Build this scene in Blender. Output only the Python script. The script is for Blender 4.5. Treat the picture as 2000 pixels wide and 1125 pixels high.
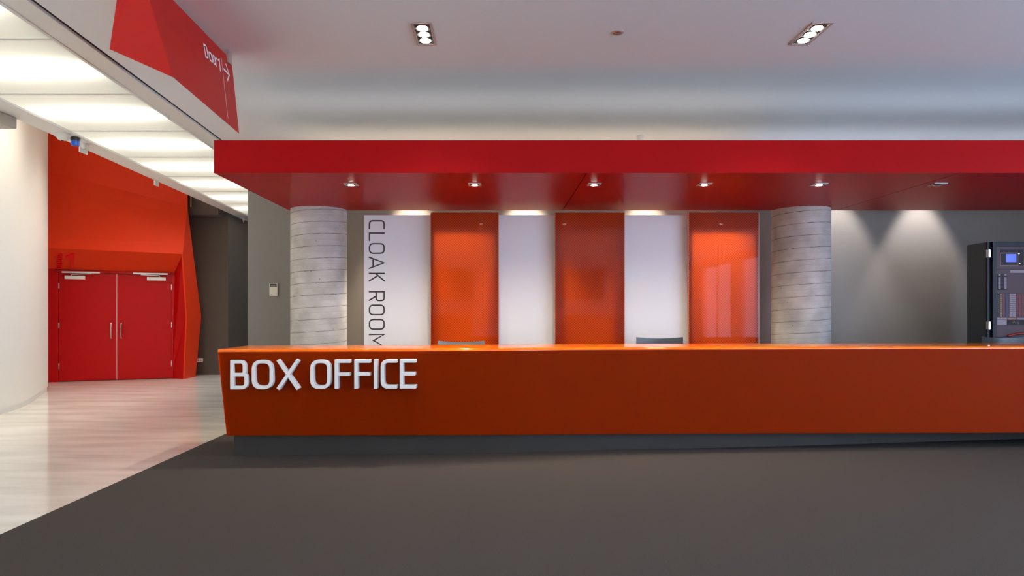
import bpy, math, random
from mathutils import Vector, Matrix
R = math.radians
random.seed(4)
S = bpy.context.scene
for o in list(bpy.data.objects): bpy.data.objects.remove(o)
COL = S.collection
S.cycles.use_denoising = True
S.cycles.max_bounces = 10; S.cycles.diffuse_bounces = 5; S.cycles.glossy_bounces = 4
S.cycles.transparent_max_bounces = 8
S.cycles.sample_clamp_indirect = 6.0
S.cycles.caustics_reflective = False; S.cycles.caustics_refractive = False
# ---------------------------------------------------------------- camera
F = 1333.333; PX, PY, EYE = 968.0, 612.0, 1.47      # principal point in the 2000x1125 frame, eye height
cd = bpy.data.cameras.new('camera'); cam = bpy.data.objects.new('camera', cd); COL.objects.link(cam)
cam.location = (0, 0, EYE); cam.rotation_euler = (R(90), 0, 0)
cd.sensor_width = 36; cd.lens = 24; cd.clip_end = 200
cd.shift_x = (1000-PX)/2000; cd.shift_y = (PY-562.5)/2000
S.camera = cam
S.view_settings.view_transform = 'Standard'; S.view_settings.look = 'None'
S.view_settings.gamma = 1; S.view_settings.use_curve_mapping = False
S.view_settings.exposure = 0.0
# ---------------------------------------------------------------- world and light
W = bpy.data.worlds.new('world'); S.world = W; W.use_nodes = True
W.node_tree.nodes['Background'].inputs[0].default_value = (.52, .69, 1.0, 1)
W.node_tree.nodes['Background'].inputs[1].default_value = 11.0
def light(name, kind, loc, energy, color=(1, 1, 1), rot=(0, 0, 0), **kw):
    l = bpy.data.lights.new(name, kind); l.energy = energy; l.color = color
    for k, v in kw.items(): setattr(l, k, v)
    o = bpy.data.objects.new(name, l); COL.objects.link(o); o.location = loc; o.rotation_euler = rot
    return o
WARM = (1.0, .86, .66); NEUT = (1.0, .96, .93)
CEIL = EYE + 2.4            # 3.87
# windows of the foyer (right wall): portals for the daylight
WIN = [(-13.5, -9.5), (-8.5, -4.5), (-3.5, .5), (1.5, 5.0)]
XR = 9.6
for y0, y1 in WIN:
    o = light('window_daylight', 'AREA', (XR+.02, (y0+y1)/2, 1.95), 1, rot=(0, R(90), 0), shape='RECTANGLE', size=3.3, size_y=y1-y0)
    o.data.cycles.is_portal = True
# canopy downlights
CAN_X = [-1.60, -.23, 1.09, 2.31, 3.58, 4.89]
for x, e in zip(CAN_X, (150, 150, 105, 130, 65)):
    light('canopy_spot', 'SPOT', (x, 7.56, EYE+1.43-.03), e, WARM, spot_size=R(150), spot_blend=1.0, shadow_soft_size=.022)
# triple downlights of the main ceiling (the two in view, plus unseen rows added for room light)
TRI = [(-.615, 5.86), (2.70, 5.86)]
TRI_ADDED = [(6.0, 5.86), (-.615, 1.5), (2.70, 1.5), (6.0, 1.5), (-.615, -3), (2.7, -3), (6.0, -3), (-.615, -8), (2.7, -8), (6.0, -8), (-.6, -13), (2.7, -13), (6., -13)]
for x, y in TRI + TRI_ADDED:
    light('ceiling_spot', 'SPOT', (x, y, CEIL-.07), (110, 4500*math.exp(-.34*(x+.6)))[y < 0], NEUT if y > 0 else (.76, .90, 1.0), spot_size=R(120), spot_blend=.8, shadow_soft_size=.045)
# wall washers between the canopy and the rear wall
WASH = [(-1.25, 700), (.45, 900), (2.25, 700), (5.15, 300), (6.38, 380)]
for x, e in WASH:
    light('wall_washer', 'SPOT', (x, 9.95, CEIL-.05), e, WARM if x < 3 else NEUT, spot_size=R(60), spot_blend=.5, shadow_soft_size=.05)
for x, e in ((-.43, 480), (1.27, 40), (3.05, 900)):     # aimed at the backs of the orange panels
    light('panel_backlight', 'SPOT', (x-.1, 10.1, CEIL-.06), e, WARM, rot=(R(-24), 0, 0), spot_size=R(50), spot_blend=.9, shadow_soft_size=.04)
# unseen strip lights on top of the canopy; front row added to brighten the ceiling
for x in (-1.2, 1.8, 4.8, 7.8):
    light('unseen_canopy_strip', 'AREA', (x, 9.3, 3.22), 6, WARM if x < 4 else (.75, .85, 1.0), rot=(R(180), 0, 0), shape='RECTANGLE', size=2.9, size_y=.06)
    light('unseen_canopy_strip', 'AREA', (x, 7.75, 3.22), 3.2, (1, .95, .9) if x < 4 else (.75, .85, 1.0), rot=(R(180), 0, 0), shape='RECTANGLE', size=2.9, size_y=.06)
# lamps in the high ceiling over the curved wall and the red portal
for x, y, e in ((-7.2, 2.5, 260), (-7.0, 6.5, 300), (-7.1, 10.0, 450), (-7.3, 12.6, 550)):
    light('high_spot', 'SPOT', (x+.95, y, 5.5), e, (1, .93, .80), spot_size=R(115), spot_blend=.9, shadow_soft_size=.45)

# ---------------------------------------------------------------- helpers
def W3(px, py, Y): return Vector(((px-PX)*Y/F, Y, EYE+(PY-py)*Y/F))
class MB:
    def __init__(s): s.v = []; s.f = []; s.m = []
    def add(s, vs, fs, mi=0):
        b = len(s.v); s.v += [tuple(v) for v in vs]; s.f += [tuple(b+i for i in f) for f in fs]; s.m += [mi]*len(fs); return s
    def box(s, a, b, mi=0, M=None):
        x0, y0, z0 = a; x1, y1, z1 = b
        vs = [Vector(p) for p in ((x0,y0,z0),(x1,y0,z0),(x1,y1,z0),(x0,y1,z0),(x0,y0,z1),(x1,y0,z1),(x1,y1,z1),(x0,y1,z1))]
        if M: vs = [M @ v for v in vs]
        return s.add(vs, [(0,3,2,1),(4,5,6,7),(0,1,5,4),(1,2,6,5),(2,3,7,6),(3,0,4,7)], mi)
    def prism(s, pts, z0, z1, mi=0):            # pts: xy polygon, counter-clockwise
        n = len(pts)
        vs = [(x, y, z0) for x, y in pts] + [(x, y, z1) for x, y in pts]
        return s.add(vs, [tuple(range(n))[::-1], tuple(range(n, 2*n))] + [(i, (i+1) % n, n+(i+1) % n, n+i) for i in range(n)], mi)
    def lathe(s, prof, c=(0, 0, 0), n=24, M=None, mi=0):   # prof: (r, z) list
        vs = []; fs = []
        for r, z in prof:
            for k in range(n):
                a = 2*math.pi*k/n; vs.append(Vector((c[0]+r*math.cos(a), c[1]+r*math.sin(a), c[2]+z)))
        if M: vs = [M @ v for v in vs]
        for j in range(len(prof)-1):
            for k in range(n):
                a, b = j*n+k, j*n+(k+1) % n; fs.append((a, b, b+n, a+n))
        fs.append(tuple(range(n))[::-1]); fs.append(tuple(range((len(prof)-1)*n, len(prof)*n)))
        return s.add(vs, fs, mi)
    def tube(s, path, r, n=10, mi=0):
        P = [Vector(p) for p in path]; vs = []; fs = []
        for i, p in enumerate(P):
            t = (P[min(i+1, len(P)-1)]-P[max(i-1, 0)]).normalized()
            u = t.orthogonal().normalized() if i == 0 else (u - t*u.dot(t)).normalized()
            w = t.cross(u)
            for k in range(n):
                a = 2*math.pi*k/n; vs.append(p+(u*math.cos(a)+w*math.sin(a))*r)
        for j in range(len(P)-1):
            for k in range(n):
                a, b = j*n+k, j*n+(k+1) % n; fs.append((a, b, b+n, a+n))
        fs.append(tuple(range(n))[::-1]); fs.append(tuple(range((len(P)-1)*n, len(P)*n)))
        return s.add(vs, fs, mi)
    def build(s, name, mat, parent=None, bevel=0, smooth=False, seg=2):
        me = bpy.data.meshes.new(name); me.from_pydata(s.v, [], s.f)
        mats = mat if isinstance(mat, (list, tuple)) else [mat]
        for m in mats: me.materials.append(m)
        for p, mi in zip(me.polygons, s.m): p.material_index = mi
        if smooth: me.polygons.foreach_set('use_smooth', [True]*len(me.polygons))
        me.update()
        o = bpy.data.objects.new(name, me); COL.objects.link(o)
        if parent: o.parent = parent; o.matrix_parent_inverse = Matrix.Identity(4); o.location = -Vector(parent.get('base', (0, 0, 0)))
        if bevel:
            b = o.modifiers.new('bevel', 'BEVEL'); b.width = bevel; b.segments = seg; b.limit_method = 'ANGLE'; b.angle_limit = R(35)
        if smooth:
            try: me.set_sharp_from_angle(angle=R(40))
            except Exception: pass
        return o
def tag(o, label, cat, group=None, kind=None):
    o['label'] = label; o['category'] = cat
    if group: o['group'] = group
    if kind: o['kind'] = kind
    return o
def struct(o): o['kind'] = 'structure'; return o
def thing(name, base, label, cat, group=None):
    o = bpy.data.objects.new(name, None); COL.objects.link(o); o.location = base; o['base'] = tuple(base)
    o.empty_display_size = .1
    return tag(o, label, cat, group)
def copy_tree(o, parent=None):
    c = o.copy(); COL.objects.link(c)
    if parent: c.parent = parent
    for ch in [x for x in bpy.data.objects if x.parent == o]: copy_tree(ch, c)
    return c
# ---------------------------------------------------------------- materials
def mat(name, col, rough=.5, metal=0, spec=.5, emit=None, es=0, coat=0, coat_r=.03, sss=0, sss_r=(1, .2, .1), sss_s=.1, bump=0, bscale=50):
    m = bpy.data.materials.new(name); m.use_nodes = True
    b = m.node_tree.nodes['Principled BSDF']
    b.inputs['Base Color'].default_value = (*col, 1); b.inputs['Roughness'].default_value = rough
    b.inputs['Metallic'].default_value = metal; b.inputs['Specular IOR Level'].default_value = spec
    b.inputs['Coat Weight'].default_value = coat; b.inputs['Coat Roughness'].default_value = coat_r
    if emit: b.inputs['Emission Color'].default_value = (*emit, 1); b.inputs['Emission Strength'].default_value = es
    if sss:
        b.inputs['Subsurface Weight'].default_value = sss; b.inputs['Subsurface Radius'].default_value = sss_r; b.inputs['Subsurface Scale'].default_value = sss_s
    if bump:
        N = m.node_tree.nodes; L = m.node_tree.links
        n = N.new('ShaderNodeTexNoise'); n.inputs['Scale'].default_value = bscale; n.inputs['Detail'].default_value = 6
        t = N.new('ShaderNodeTexCoord'); L.new(t.outputs['Object'], n.inputs['Vector'])
        u = N.new('ShaderNodeBump'); u.inputs['Strength'].default_value = bump; u.inputs['Distance'].default_value = .002
        L.new(n.outputs[0], u.inputs['Height']); L.new(u.outputs[0], b.inputs['Normal'])
    return m
def noise_col(m, c0, c1, scale=(1, 1, 1), ns=4, detail=6, lo=.35, hi=.65, coord='Object'):
    N = m.node_tree.nodes; L = m.node_tree.links; b = N['Principled BSDF']
    t = N.new('ShaderNodeTexCoord'); mp = N.new('ShaderNodeMapping'); mp.inputs['Scale'].default_value = scale
    n = N.new('ShaderNodeTexNoise'); n.inputs['Scale'].default_value = ns; n.inputs['Detail'].default_value = detail
    r = N.new('ShaderNodeValToRGB'); r.color_ramp.elements[0].position = lo; r.color_ramp.elements[1].position = hi
    r.color_ramp.elements[0].color = (*c0, 1); r.color_ramp.elements[1].color = (*c1, 1)
    L.new(t.outputs[coord], mp.inputs[0]); L.new(mp.outputs[0], n.inputs['Vector']); L.new(n.outputs[0], r.inputs[0])
    L.new(r.outputs[0], b.inputs['Base Color'])
    return r
M = {}
M['ceiling'] = mat('ceiling_paint', (.88, .88, .90), .7, bump=.03, bscale=8)
M['trim'] = mat('trim_white', (.86, .84, .80), .5)
M['gap'] = mat('shadow_gap', (.012, .011, .01), .8)
M['wallwhite'] = mat('wall_white', (.86, .83, .77), .55)
M['greywall'] = mat('grey_wall', (.22, .195, .175), .55, bump=.05, bscale=30)
M['darkwall'] = mat('dark_wall', (.085, .066, .048), .6)
M['darkwall2'] = mat('dark_fascia', (.13, .105, .08), .6)
M['plainwall'] = mat('plain_wall', (.80, .79, .78), .6)
M['carpet'] = mat('carpet', (.08, .07, .06), .95, spec=.1, bump=.8, bscale=320)
noise_col(M['carpet'], (.043, .037, .033), (.080, .070, .064), (1, 1, 1), 260, 3, .3, .7)
M['marble'] = mat('polished_floor', (.6, .55, .48), .09, spec=.4)
noise_col(M['marble'], (.64, .61, .54), (.82, .79, .72), (.55, 2.6, 1), 1.6, 8, .3, .62)
M['red'] = mat('red_canopy', (.36, .0055, .0065), .33, spec=.04)
M['redbox'] = mat('red_portal', (.74, .042, .008), .5, spec=.12)
M['reddoor'] = mat('red_door', (.45, .002, .002), .35, spec=.14)
M['redsign'] = mat('red_sign', (.48, .010, .007), .4, spec=.2)
M['redtext'] = mat('red_numeral', (.80, .006, .008), .4, spec=.2)
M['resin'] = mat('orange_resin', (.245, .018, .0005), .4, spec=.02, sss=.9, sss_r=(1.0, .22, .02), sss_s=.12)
M['resintop'] = mat('polished_resin_glow', (.85, .19, .002), .08, spec=.5, sss=.9, sss_r=(1.0, .22, .02), sss_s=.09)  # polished; lighter base colour paints in the lit glow of the counter's rim
M['plinth'] = mat('plinth_grey', (.044, .036, .031), .5, spec=.25)
M['letter'] = mat('letter_white', (.96, .92, .87), .35)
M['ink'] = mat('lettering_dark', (.02, .014, .015), .5)
M['wpanel'] = mat('white_panel', (.86, .84, .85), .3, spec=.4)
M['panel_edge'] = mat('panel_edge', (.85, .80, .74), .4)
M['steel'] = mat('brushed_steel', (.62, .58, .54), .28, metal=1)
M['alum'] = mat('satin_aluminium', (.72, .70, .66), .35, metal=.6)
M['frame'] = mat('fixture_frame', (.55, .42, .40), .3, metal=.5)
M['black'] = mat('fixture_black', (.02, .02, .02), .35)
M['lamp'] = mat('lamp_glow', (1, 1, 1), .5, emit=(1, .95, .82), es=30)
M['lampoff'] = mat('lamp_off', (.5, .5, .5), .15, metal=.9)
M['plastic'] = mat('white_plastic', (.80, .77, .70), .4)
M['thermo'] = mat('thermostat_cream', (.80, .72, .58), .4)
M['lcd_dark'] = mat('dark_display', (.03, .035, .03), .15)
M['cab'] = mat('cabinet_paint', (.045, .058, .064), .4)
M['cabdark'] = mat('cabinet_dark', (.010, .012, .018), .4, spec=.25)
M['fascia'] = mat('fire_panel_fascia', (.10, .065, .075), .4, spec=.2)
M['module'] = mat('module_dark', (.02, .013, .016), .4, spec=.2)
M['modline'] = mat('module_outline', (.26, .11, .10), .4)
M['lcd'] = mat('blue_display', (.02, .03, .5), .2, emit=(.06, .11, .95), es=.75)
M['label'] = mat('label_strip', (.34, .27, .31), .5)
M['tan'] = mat('tan_strip', (.34, .18, .13), .5)
M['yellow'] = mat('yellow_tabs', (.26, .19, .04), .5)
M['redtab'] = mat('red_tabs', (.22, .02, .02), .5)
M['bluetab'] = mat('blue_tabs', (.03, .04, .16), .5)
M['led'] = mat('led_white', (1, 1, 1), .4, emit=(1, 1, 1), es=2)
M['fixture'] = mat('fixture_grey', (.42, .38, .33), .5)
M['hose'] = mat('red_cable', (.35, .02, .015), .4)
M['chair'] = mat('chair_shell', (.05, .055, .06), .3)
M['chairgrey'] = mat('chair_shell_grey', (.17, .17, .165), .25)
M['blue'] = mat('blue_lens', (.02, .12, .62), .25)
M['nightglass'] = mat('dark_glazing', (.03, .025, .025), .25)
# luminous ceiling: white diffuser, lit by the tubes behind it
def luminous():
    m = bpy.data.materials.new('luminous_sheet'); m.use_nodes = True; N = m.node_tree.nodes; L = m.node_tree.links
    N.clear(); o = N.new('ShaderNodeOutputMaterial'); a = N.new('ShaderNodeAddShader')
    e = N.new('ShaderNodeEmission'); e.inputs[0].default_value = (1.0, .97, .86, 1); e.inputs[1].default_value = LUM
    t = N.new('ShaderNodeBsdfTranslucent'); t.inputs[0].default_value = (.85, .84, .8, 1)
    L.new(e.outputs[0], a.inputs[0]); L.new(t.outputs[0], a.inputs[1]); L.new(a.outputs[0], o.inputs[0]); return m
LUM = .30
M['lum'] = luminous()
def glass():
    m = bpy.data.materials.new('window_pane'); m.use_nodes = True; N = m.node_tree.nodes; L = m.node_tree.links
    N.clear(); o = N.new('ShaderNodeOutputMaterial'); a = N.new('ShaderNodeMixShader'); a.inputs[0].default_value = .07
    e = N.new('ShaderNodeBsdfTransparent'); t = N.new('ShaderNodeBsdfGlossy'); t.inputs['Roughness'].default_value = .02
    L.new(e.outputs[0], a.inputs[1]); L.new(t.outputs[0], a.inputs[2]); L.new(a.outputs[0], o.inputs[0]); return m
M['pane'] = glass()
# concrete with the spiral joints of its cardboard form
def concrete():
    m = mat('cast_concrete', (.4, .38, .35), .75, spec=.3); N = m.node_tree.nodes; L = m.node_tree.links; b = N['Principled BSDF']
    def nd(t, **k):
        n = N.new(t)
        for a, v in k.items(): setattr(n, a, v)
        return n
    tc = nd('ShaderNodeTexCoord'); sx = nd('ShaderNodeSeparateXYZ'); L.new(tc.outputs['Object'], sx.inputs[0])
    def mth(op, a, b_=None, c=None):
        n = nd('ShaderNodeMath', operation=op)
        for i, v in enumerate((a, b_, c)):
            if v is None: continue
            if isinstance(v, (int, float)): n.inputs[i].default_value = v
            else: L.new(v, n.inputs[i])
        return n.outputs[0]
    ang = mth('ARCTAN2', sx.outputs[0], mth('MULTIPLY', sx.outputs[1], -1))
    def lines(pitch, width, tilt, off=0.0):
        h = mth('SUBTRACT', sx.outputs[2], mth('MULTIPLY', ang, tilt)); h = mth('ADD', h, off)
        f = mth('FRACT', mth('DIVIDE', h, pitch))
        return mth('LESS_THAN', mth('ABSOLUTE', mth('SUBTRACT', f, .5)), width/pitch/2)
    l1 = lines(.163, .007, .022); l2 = lines(.081, .0035, .020, .02)
    n1 = nd('ShaderNodeTexNoise'); n1.inputs['Scale'].default_value = 3.5; n1.inputs['Detail'].default_value = 7
    n2 = nd('ShaderNodeTexNoise'); n2.inputs['Scale'].default_value = 14; n2.inputs['Detail'].default_value = 4
    for n in (n1, n2): L.new(tc.outputs['Object'], n.inputs['Vector'])
    r = nd('ShaderNodeValToRGB'); e = r.color_ramp.elements; e[0].position = .3; e[1].position = .68
    e[0].color = (.40, .37, .335, 1); e[1].color = (.64, .615, .58, 1)
    L.new(n1.outputs[0], r.inputs[0])
    k = mth('MULTIPLY', l1, mth('MULTIPLY_ADD', n2.outputs[0], 1.6, -.1)); k = mth('MAXIMUM', k, mth('MULTIPLY', l2, mth('MULTIPLY_ADD', n2.outputs[0], 1.6, -.55)))
    v = nd('ShaderNodeTexVoronoi'); v.inputs['Scale'].default_value = 9; L.new(tc.outputs['Object'], v.inputs['Vector'])
    k = mth('MAXIMUM', k, mth('LESS_THAN', v.outputs['Distance'], .055))
    k.node.use_clamp = True
    mx = nd('ShaderNodeMix', data_type='RGBA'); L.new(k, mx.inputs[0]); L.new(r.outputs[0], mx.inputs[6]); mx.inputs[7].default_value = (.09, .08, .07, 1)
    L.new(mx.outputs[2], b.inputs['Base Color'])
    bp = nd('ShaderNodeBump'); bp.inputs['Strength'].default_value = .5; bp.inputs['Distance'].default_value = .004; bp.invert = True
    L.new(k, bp.inputs['Height']); L.new(bp.outputs[0], b.inputs['Normal'])
    return m
M['concrete'] = concrete()
# translucent orange sheet over a honeycomb core
def honeycomb():
    m = mat('orange_honeycomb', (.8, .1, .004), .4, spec=.15, coat=.38, coat_r=.02); N = m.node_tree.nodes; L = m.node_tree.links; b = N['Principled BSDF']
    def mth(op, a, b_=None):
        n = N.new('ShaderNodeMath'); n.operation = op
        for i, v in enumerate((a, b_)):
            if v is None: continue
            if isinstance(v, (int, float)): n.inputs[i].default_value = v
            else: L.new(v, n.inputs[i])
        return n.outputs[0]
    tc = N.new('ShaderNodeTexCoord'); sx = N.new('ShaderNodeSeparateXYZ'); L.new(tc.outputs['Object'], sx.inputs[0])
    P = .036; Q = P*.5774*1.0
    def dots(ox, oz):
        fx = mth('SUBTRACT', mth('FRACT', mth('ADD', mth('DIVIDE', sx.outputs[0], P), ox)), .5)
        fz = mth('SUBTRACT', mth('FRACT', mth('ADD', mth('DIVIDE', sx.outputs[2], P*1.0), oz)), .5)
        return mth('SQRT', mth('ADD', mth('MULTIPLY', fx, fx), mth('MULTIPLY', fz, fz)))
    d = mth('MINIMUM', dots(100, 100), dots(100.5, 100.5))
    mr = N.new('ShaderNodeMapRange'); mr.inputs[1].default_value = .14; mr.inputs[2].default_value = .30; L.new(d, mr.inputs[0])
    mx = N.new('ShaderNodeMix'); mx.data_type = 'RGBA'; L.new(mr.outputs[0], mx.inputs[0])
    mx.inputs[6].default_value = (.22, .012, .0004, 1); mx.inputs[7].default_value = (.40, .034, .0006, 1)
    L.new(mx.outputs[2], b.inputs['Base Color'])
    m2 = N.new('ShaderNodeMix'); m2.data_type = 'RGBA'; L.new(mr.outputs[0], m2.inputs[0])
    m2.inputs[6].default_value = (.70, .16, .001, 1); m2.inputs[7].default_value = (1.0, .40, .004, 1)
    tr = N.new('ShaderNodeBsdfTranslucent'); L.new(m2.outputs[2], tr.inputs[0])
    ms = N.new('ShaderNodeMixShader'); ms.inputs[0].default_value = .5
    # keep the gloss: coat stays on the principled half
    L.new(b.outputs[0], ms.inputs[1]); L.new(tr.outputs[0], ms.inputs[2])
    L.new(ms.outputs[0], N['Material Output'].inputs[0])
    return m
M['honey'] = honeycomb()
M['honeyedge'] = mat('orange_edge', (.85, .16, .01), .4)

# ---------------------------------------------------------------- setting
def E(k, Y): return {1: -3.55, 2: -3.85, 3: -5.37, 4: -5.70}[k] - .06*(Y-5.23)
Y0, Y1 = -17.0, 20.0
YW = 10.3                                        # rear wall
def strip(k0, k1, z0, z1, d0=0, d1=0, ya=Y0, yb=Y1):
    return [(E(k0, ya)+d0, ya), (E(k1, ya)+d1, ya), (E(k1, yb)+d1, yb), (E(k0, yb)+d0, yb)], z0, z1
struct(MB().prism([(-14, Y0), (XR, Y0), (XR, -2), (-3.287, -2), (-3.287, Y1), (-14, Y1)], -.1, 0).build('floor', M['marble']))
struct(MB().prism([(-3.287, -2), (XR, -2), (XR, YW), (-3.287, YW)], -.1, .004).build('floor_carpet', M['carpet']))
struct(MB().prism([(E(1, Y0)+.015, Y0), (XR, Y0), (XR, YW), (E(1, YW)+.015, YW)], CEIL, CEIL+.2).build('ceiling', M['ceiling']))
struct(MB().prism(*strip(2, 1, CEIL+.003, CEIL+.2, .0, .03)).build('trim_1', M['gap']))
t = MB().prism(*strip(2, 1, CEIL-.012, CEIL+.08, .05, -.02))
t.prism(*strip(1, 1, CEIL-.022, CEIL+.08, -.045, -.012)); t.prism(*strip(2, 2, CEIL-.022, CEIL+.08, .03, .065))
struct(t.build('trim_2', M['trim'], bevel=.003))
t = MB().prism(*strip(4, 3, CEIL-.01, CEIL+.45, 0, -.02)); t.prism(*strip(3, 3, CEIL-.02, CEIL+.1, -.03, .0))
struct(t.build('trim_3', M['trim'], bevel=.003))
# luminous ceiling bays, each 1.5 m with a white rail
lumroot = thing('luminous_ceiling', (-4.8, 6, CEIL), 'long ceiling band of glowing white panels at the left of the foyer', 'ceiling light')
BAY = [5.98+1.5*k for k in range(-10, 9)]
for i, yb in enumerate(BAY[:-1]):
    ya, yc = yb+.02, yb+1.48
    p = [(E(3, ya)+.0, ya), (E(2, ya)+.05, ya), (E(2, yc)+.05, yc), (E(3, yc), yc)]
    MB().add([(x, y, CEIL+.006) for x, y in p], [(0, 3, 2, 1)]).build('diffuser_panel', M['lum'], lumroot)
    q = [(E(3, yb)-.0, yb-.02), (E(2, yb)+.05, yb-.02), (E(2, yb)+.05, yb+.02), (E(3, yb), yb+.02)]
    MB().prism(q, CEIL-.004, CEIL+.03).build('rail', M['trim'], lumroot)
    if yb > 2:
        light('bay_tube', 'AREA', ((E(3, yb)+E(2, yb))/2, yb+.74, CEIL+.20), 7.5, (1, .97, .88), shape='RECTANGLE', size=1.35, size_y=.10)
MB().prism(*strip(3, 2, CEIL+.5, CEIL+.55, -.05, .1)).build('light_box', M['plastic'], lumroot)
for k, d in ((3, -.04), (2, .06)):
    MB().prism(*strip(k, k, CEIL+.08, CEIL+.5, d-.01, d+.01)).build('light_box', M['plastic'], lumroot)
# high ceiling beyond the soffit and its bulkhead
HC = 5.75
struct(MB().prism([(-14, Y0), (E(4, Y0)+.05, Y0), (E(4, Y1)+.05, Y1), (-14, Y1)], HC, HC+.15).build('ceiling_high', M['ceiling']))
struct(MB().prism(*strip(4, 4, CEIL+.45, HC, -.0, .12)).build('wall_bulkhead', M['wallwhite']))
# rear grey wall and its return along the corridor
XW = (484-PX)*YW/F
struct(MB().prism([(XW, YW), (XR, YW), (XR, YW+.3), (XW+.3, YW+.3), (XW+.3, 18.7), (XW, 18.7)], 0, CEIL).build('wall_rear', M['greywall']))
# dark wall at the end of the passage
struct(MB().prism([(-9.2, 16.2), (-6.42, 16.38), (-6.42, 18.4), (XW, 18.4), (XW, 18.7), (-6.72, 18.7), (-6.72, 16.7), (-9.2, 16.5)], 0, 3.84).build('wall_end', M['darkwall']))
struct(MB().box((-9.2, 16.0, 3.78), (-6.5, 16.9, HC)).build('wall_end_fascia', M['darkwall2']))
struct(MB().box((-14, 18.9, 0), (-2, 19.1, HC)).build('wall_far', M['darkwall']))
# curved white wall
cp = [(-7.0, Y0), (-7.0, -6), (-7.0, 2), (-7.02, 6), (-7.06, 8.4), (-7.18, 9.89), (-7.47, 10.88), (-8.10, 12.18), (-8.62, 13.15), (-9.35, 14.02), (-10.4, 14.9), (-12, 15.8), (-14, 16.4)]
def catmull(P, n=8):
    out = []
    for i in range(len(P)-1):
        p0, p1, p2, p3 = P[max(i-1, 0)], P[i], P[i+1], P[min(i+2, len(P)-1)]
        for k in range(n):
            t = k/n
            out.append(tuple(.5*((2*b)+(-a+c)*t+(2*a-5*b+4*c-d)*t*t+(-a+3*b-3*c+d)*t**3) for a, b, c, d in zip(p0, p1, p2, p3)))
    out.append(P[-1]); return out
cv = catmull(cp)
def wallsheet(path, off0, off1, z0, z1):
    a = []; b = []
    for i, p in enumerate(path):
        q0, q1 = Vector(path[max(i-1, 0)]), Vector(path[min(i+1, len(path)-1)])
        t = (q1-q0).normalized(); n = Vector((-t.y, t.x)); p = Vector(p)
        a.append(p+n*off0); b.append(p+n*off1)
    m = MB(); n = len(a)
    vs = [(v.x, v.y, z) for v in a for z in (z0, z1)] + [(v.x, v.y, z) for v in b for z in (z0, z1)]
    fs = []
    for i in range(n-1):
        j = 2*i; k = 2*n+2*i
        fs += [(j, j+2, j+3, j+1), (k, k+1, k+3, k+2), (j+1, j+3, k+3, k+1), (j, k, k+2, j+2)]
    return m.add(vs, fs)
struct(wallsheet(cv, 0, .15, .09, HC).build('wall_left', M['wallwhite'], smooth=True))
struct(wallsheet(cv, .018, .14, 0, .09).build('baseboard_left', M['trim'], smooth=True))
# foyer behind the camera: rear wall with dark glazing, window wall at the right
zs, ze = .3, 3.6
m = MB(); prev = Y0
for y0, y1 in WIN:
    m.box((XR, prev, 0), (XR+.25, y0, CEIL)); m.box((XR, y0, 0), (XR+.25, y1, zs)); m.box((XR, y0, ze), (XR+.25, y1, CEIL)); prev = y1
m.box((XR, prev, 0), (XR+.25, YW+.3, CEIL))
struct(m.build('wall_right', M['plainwall']))
for i, (y0, y1) in enumerate(WIN):
    w = MB(); 
    for a, b in ((y0, y0+.05), (y1-.05, y1), ((y0+y1)/2-.03, (y0+y1)/2+.03)): w.box((XR+.08, a, zs), (XR+.16, b, ze))
    w.box((XR+.08, y0, zs), (XR+.16, y1, zs+.05)); w.box((XR+.08, y0, ze-.05), (XR+.16, y1, ze))
    fo = struct(w.build('window_%d' % (i+1), M['alum']))
    g = MB().add([(XR+.12, y0, zs), (XR+.12, y1, zs), (XR+.12, y1, ze), (XR+.12, y0, ze)], [(0, 1, 2, 3)]).build('pane', M['pane']); g.parent = fo
struct(MB().box((-14, Y0-.3, 0), (XR+.3, Y0, HC)).build('wall_front', M['plainwall']))
for i, (a, b, z0, z1) in enumerate(((-6.6, -1.2, 2.2, 3.7), (3.4, 5.6, 2.2, 3.7), (6.6, 9.2, 2.0, 3.3), (-6.6, -1.2, .2, 1.4), (3.4, 6.4, .2, 1.4))):
    struct(MB().box((a, Y0, z0), (b, Y0+.06, z1)).build('window_%d' % (i+5), M['nightglass'], bevel=.01))

# ---------------------------------------------------------------- stroke lettering
def fillet(pts, closed=False, seg=5):
    out = []; n = len(pts)
    for i, p in enumerate(pts):
        r = p[2] if len(p) > 2 else 0
        v = Vector(p[:2])
        if r <= 0 or (not closed and i in (0, n-1)): out.append(v); continue
        a = Vector(pts[(i-1) % n][:2]); b = Vector(pts[(i+1) % n][:2])
        da = (a-v).normalized(); db = (b-v).normalized()
        s = v+da*r; e = v+db*r
        for k in range(seg+1):
            t = k/seg; out.append((1-t)**2*s+2*t*(1-t)*v+t*t*e if False else s*((1-t)**2)+v*(2*t*(1-t))+e*(t*t))
    return out
def ribbon(mb, pts, w, closed, d0, d1, place, mi=0):
    n = len(pts); Lp = []; Rp = []
    for i, p in enumerate(pts):
        a = pts[i-1] if (i > 0 or closed) else None; b = pts[(i+1) % n] if (i < n-1 or closed) else None
        d1_ = (p-a).normalized() if a is not None else (b-p).normalized()
        d2_ = (b-p).normalized() if b is not None else d1_
        t = d1_+d2_; t = t.normalized() if t.length > 1e-5 else d1_
        nn = Vector((-t.y, t.x)); c = max(.45, nn.dot(Vector((-d1_.y, d1_.x))))
        Lp.append(p+nn*w/2/c); Rp.append(p-nn*w/2/c)
    vs = []
    for l, r in zip(Lp, Rp): vs += [place(l, d0), place(r, d0), place(r, d1), place(l, d1)]
    fs = []; m = n if closed else n-1
    for i in range(m):
        j, k = 4*i, 4*((i+1) % n)
        for q in range(4): fs.append((j+q, j+(q+1) % 4, k+(q+1) % 4, k+q))
    if not closed: fs += [(3, 2, 1, 0), tuple(4*(n-1)+q for q in range(4))]
    mb.add(vs, fs, mi)
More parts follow.
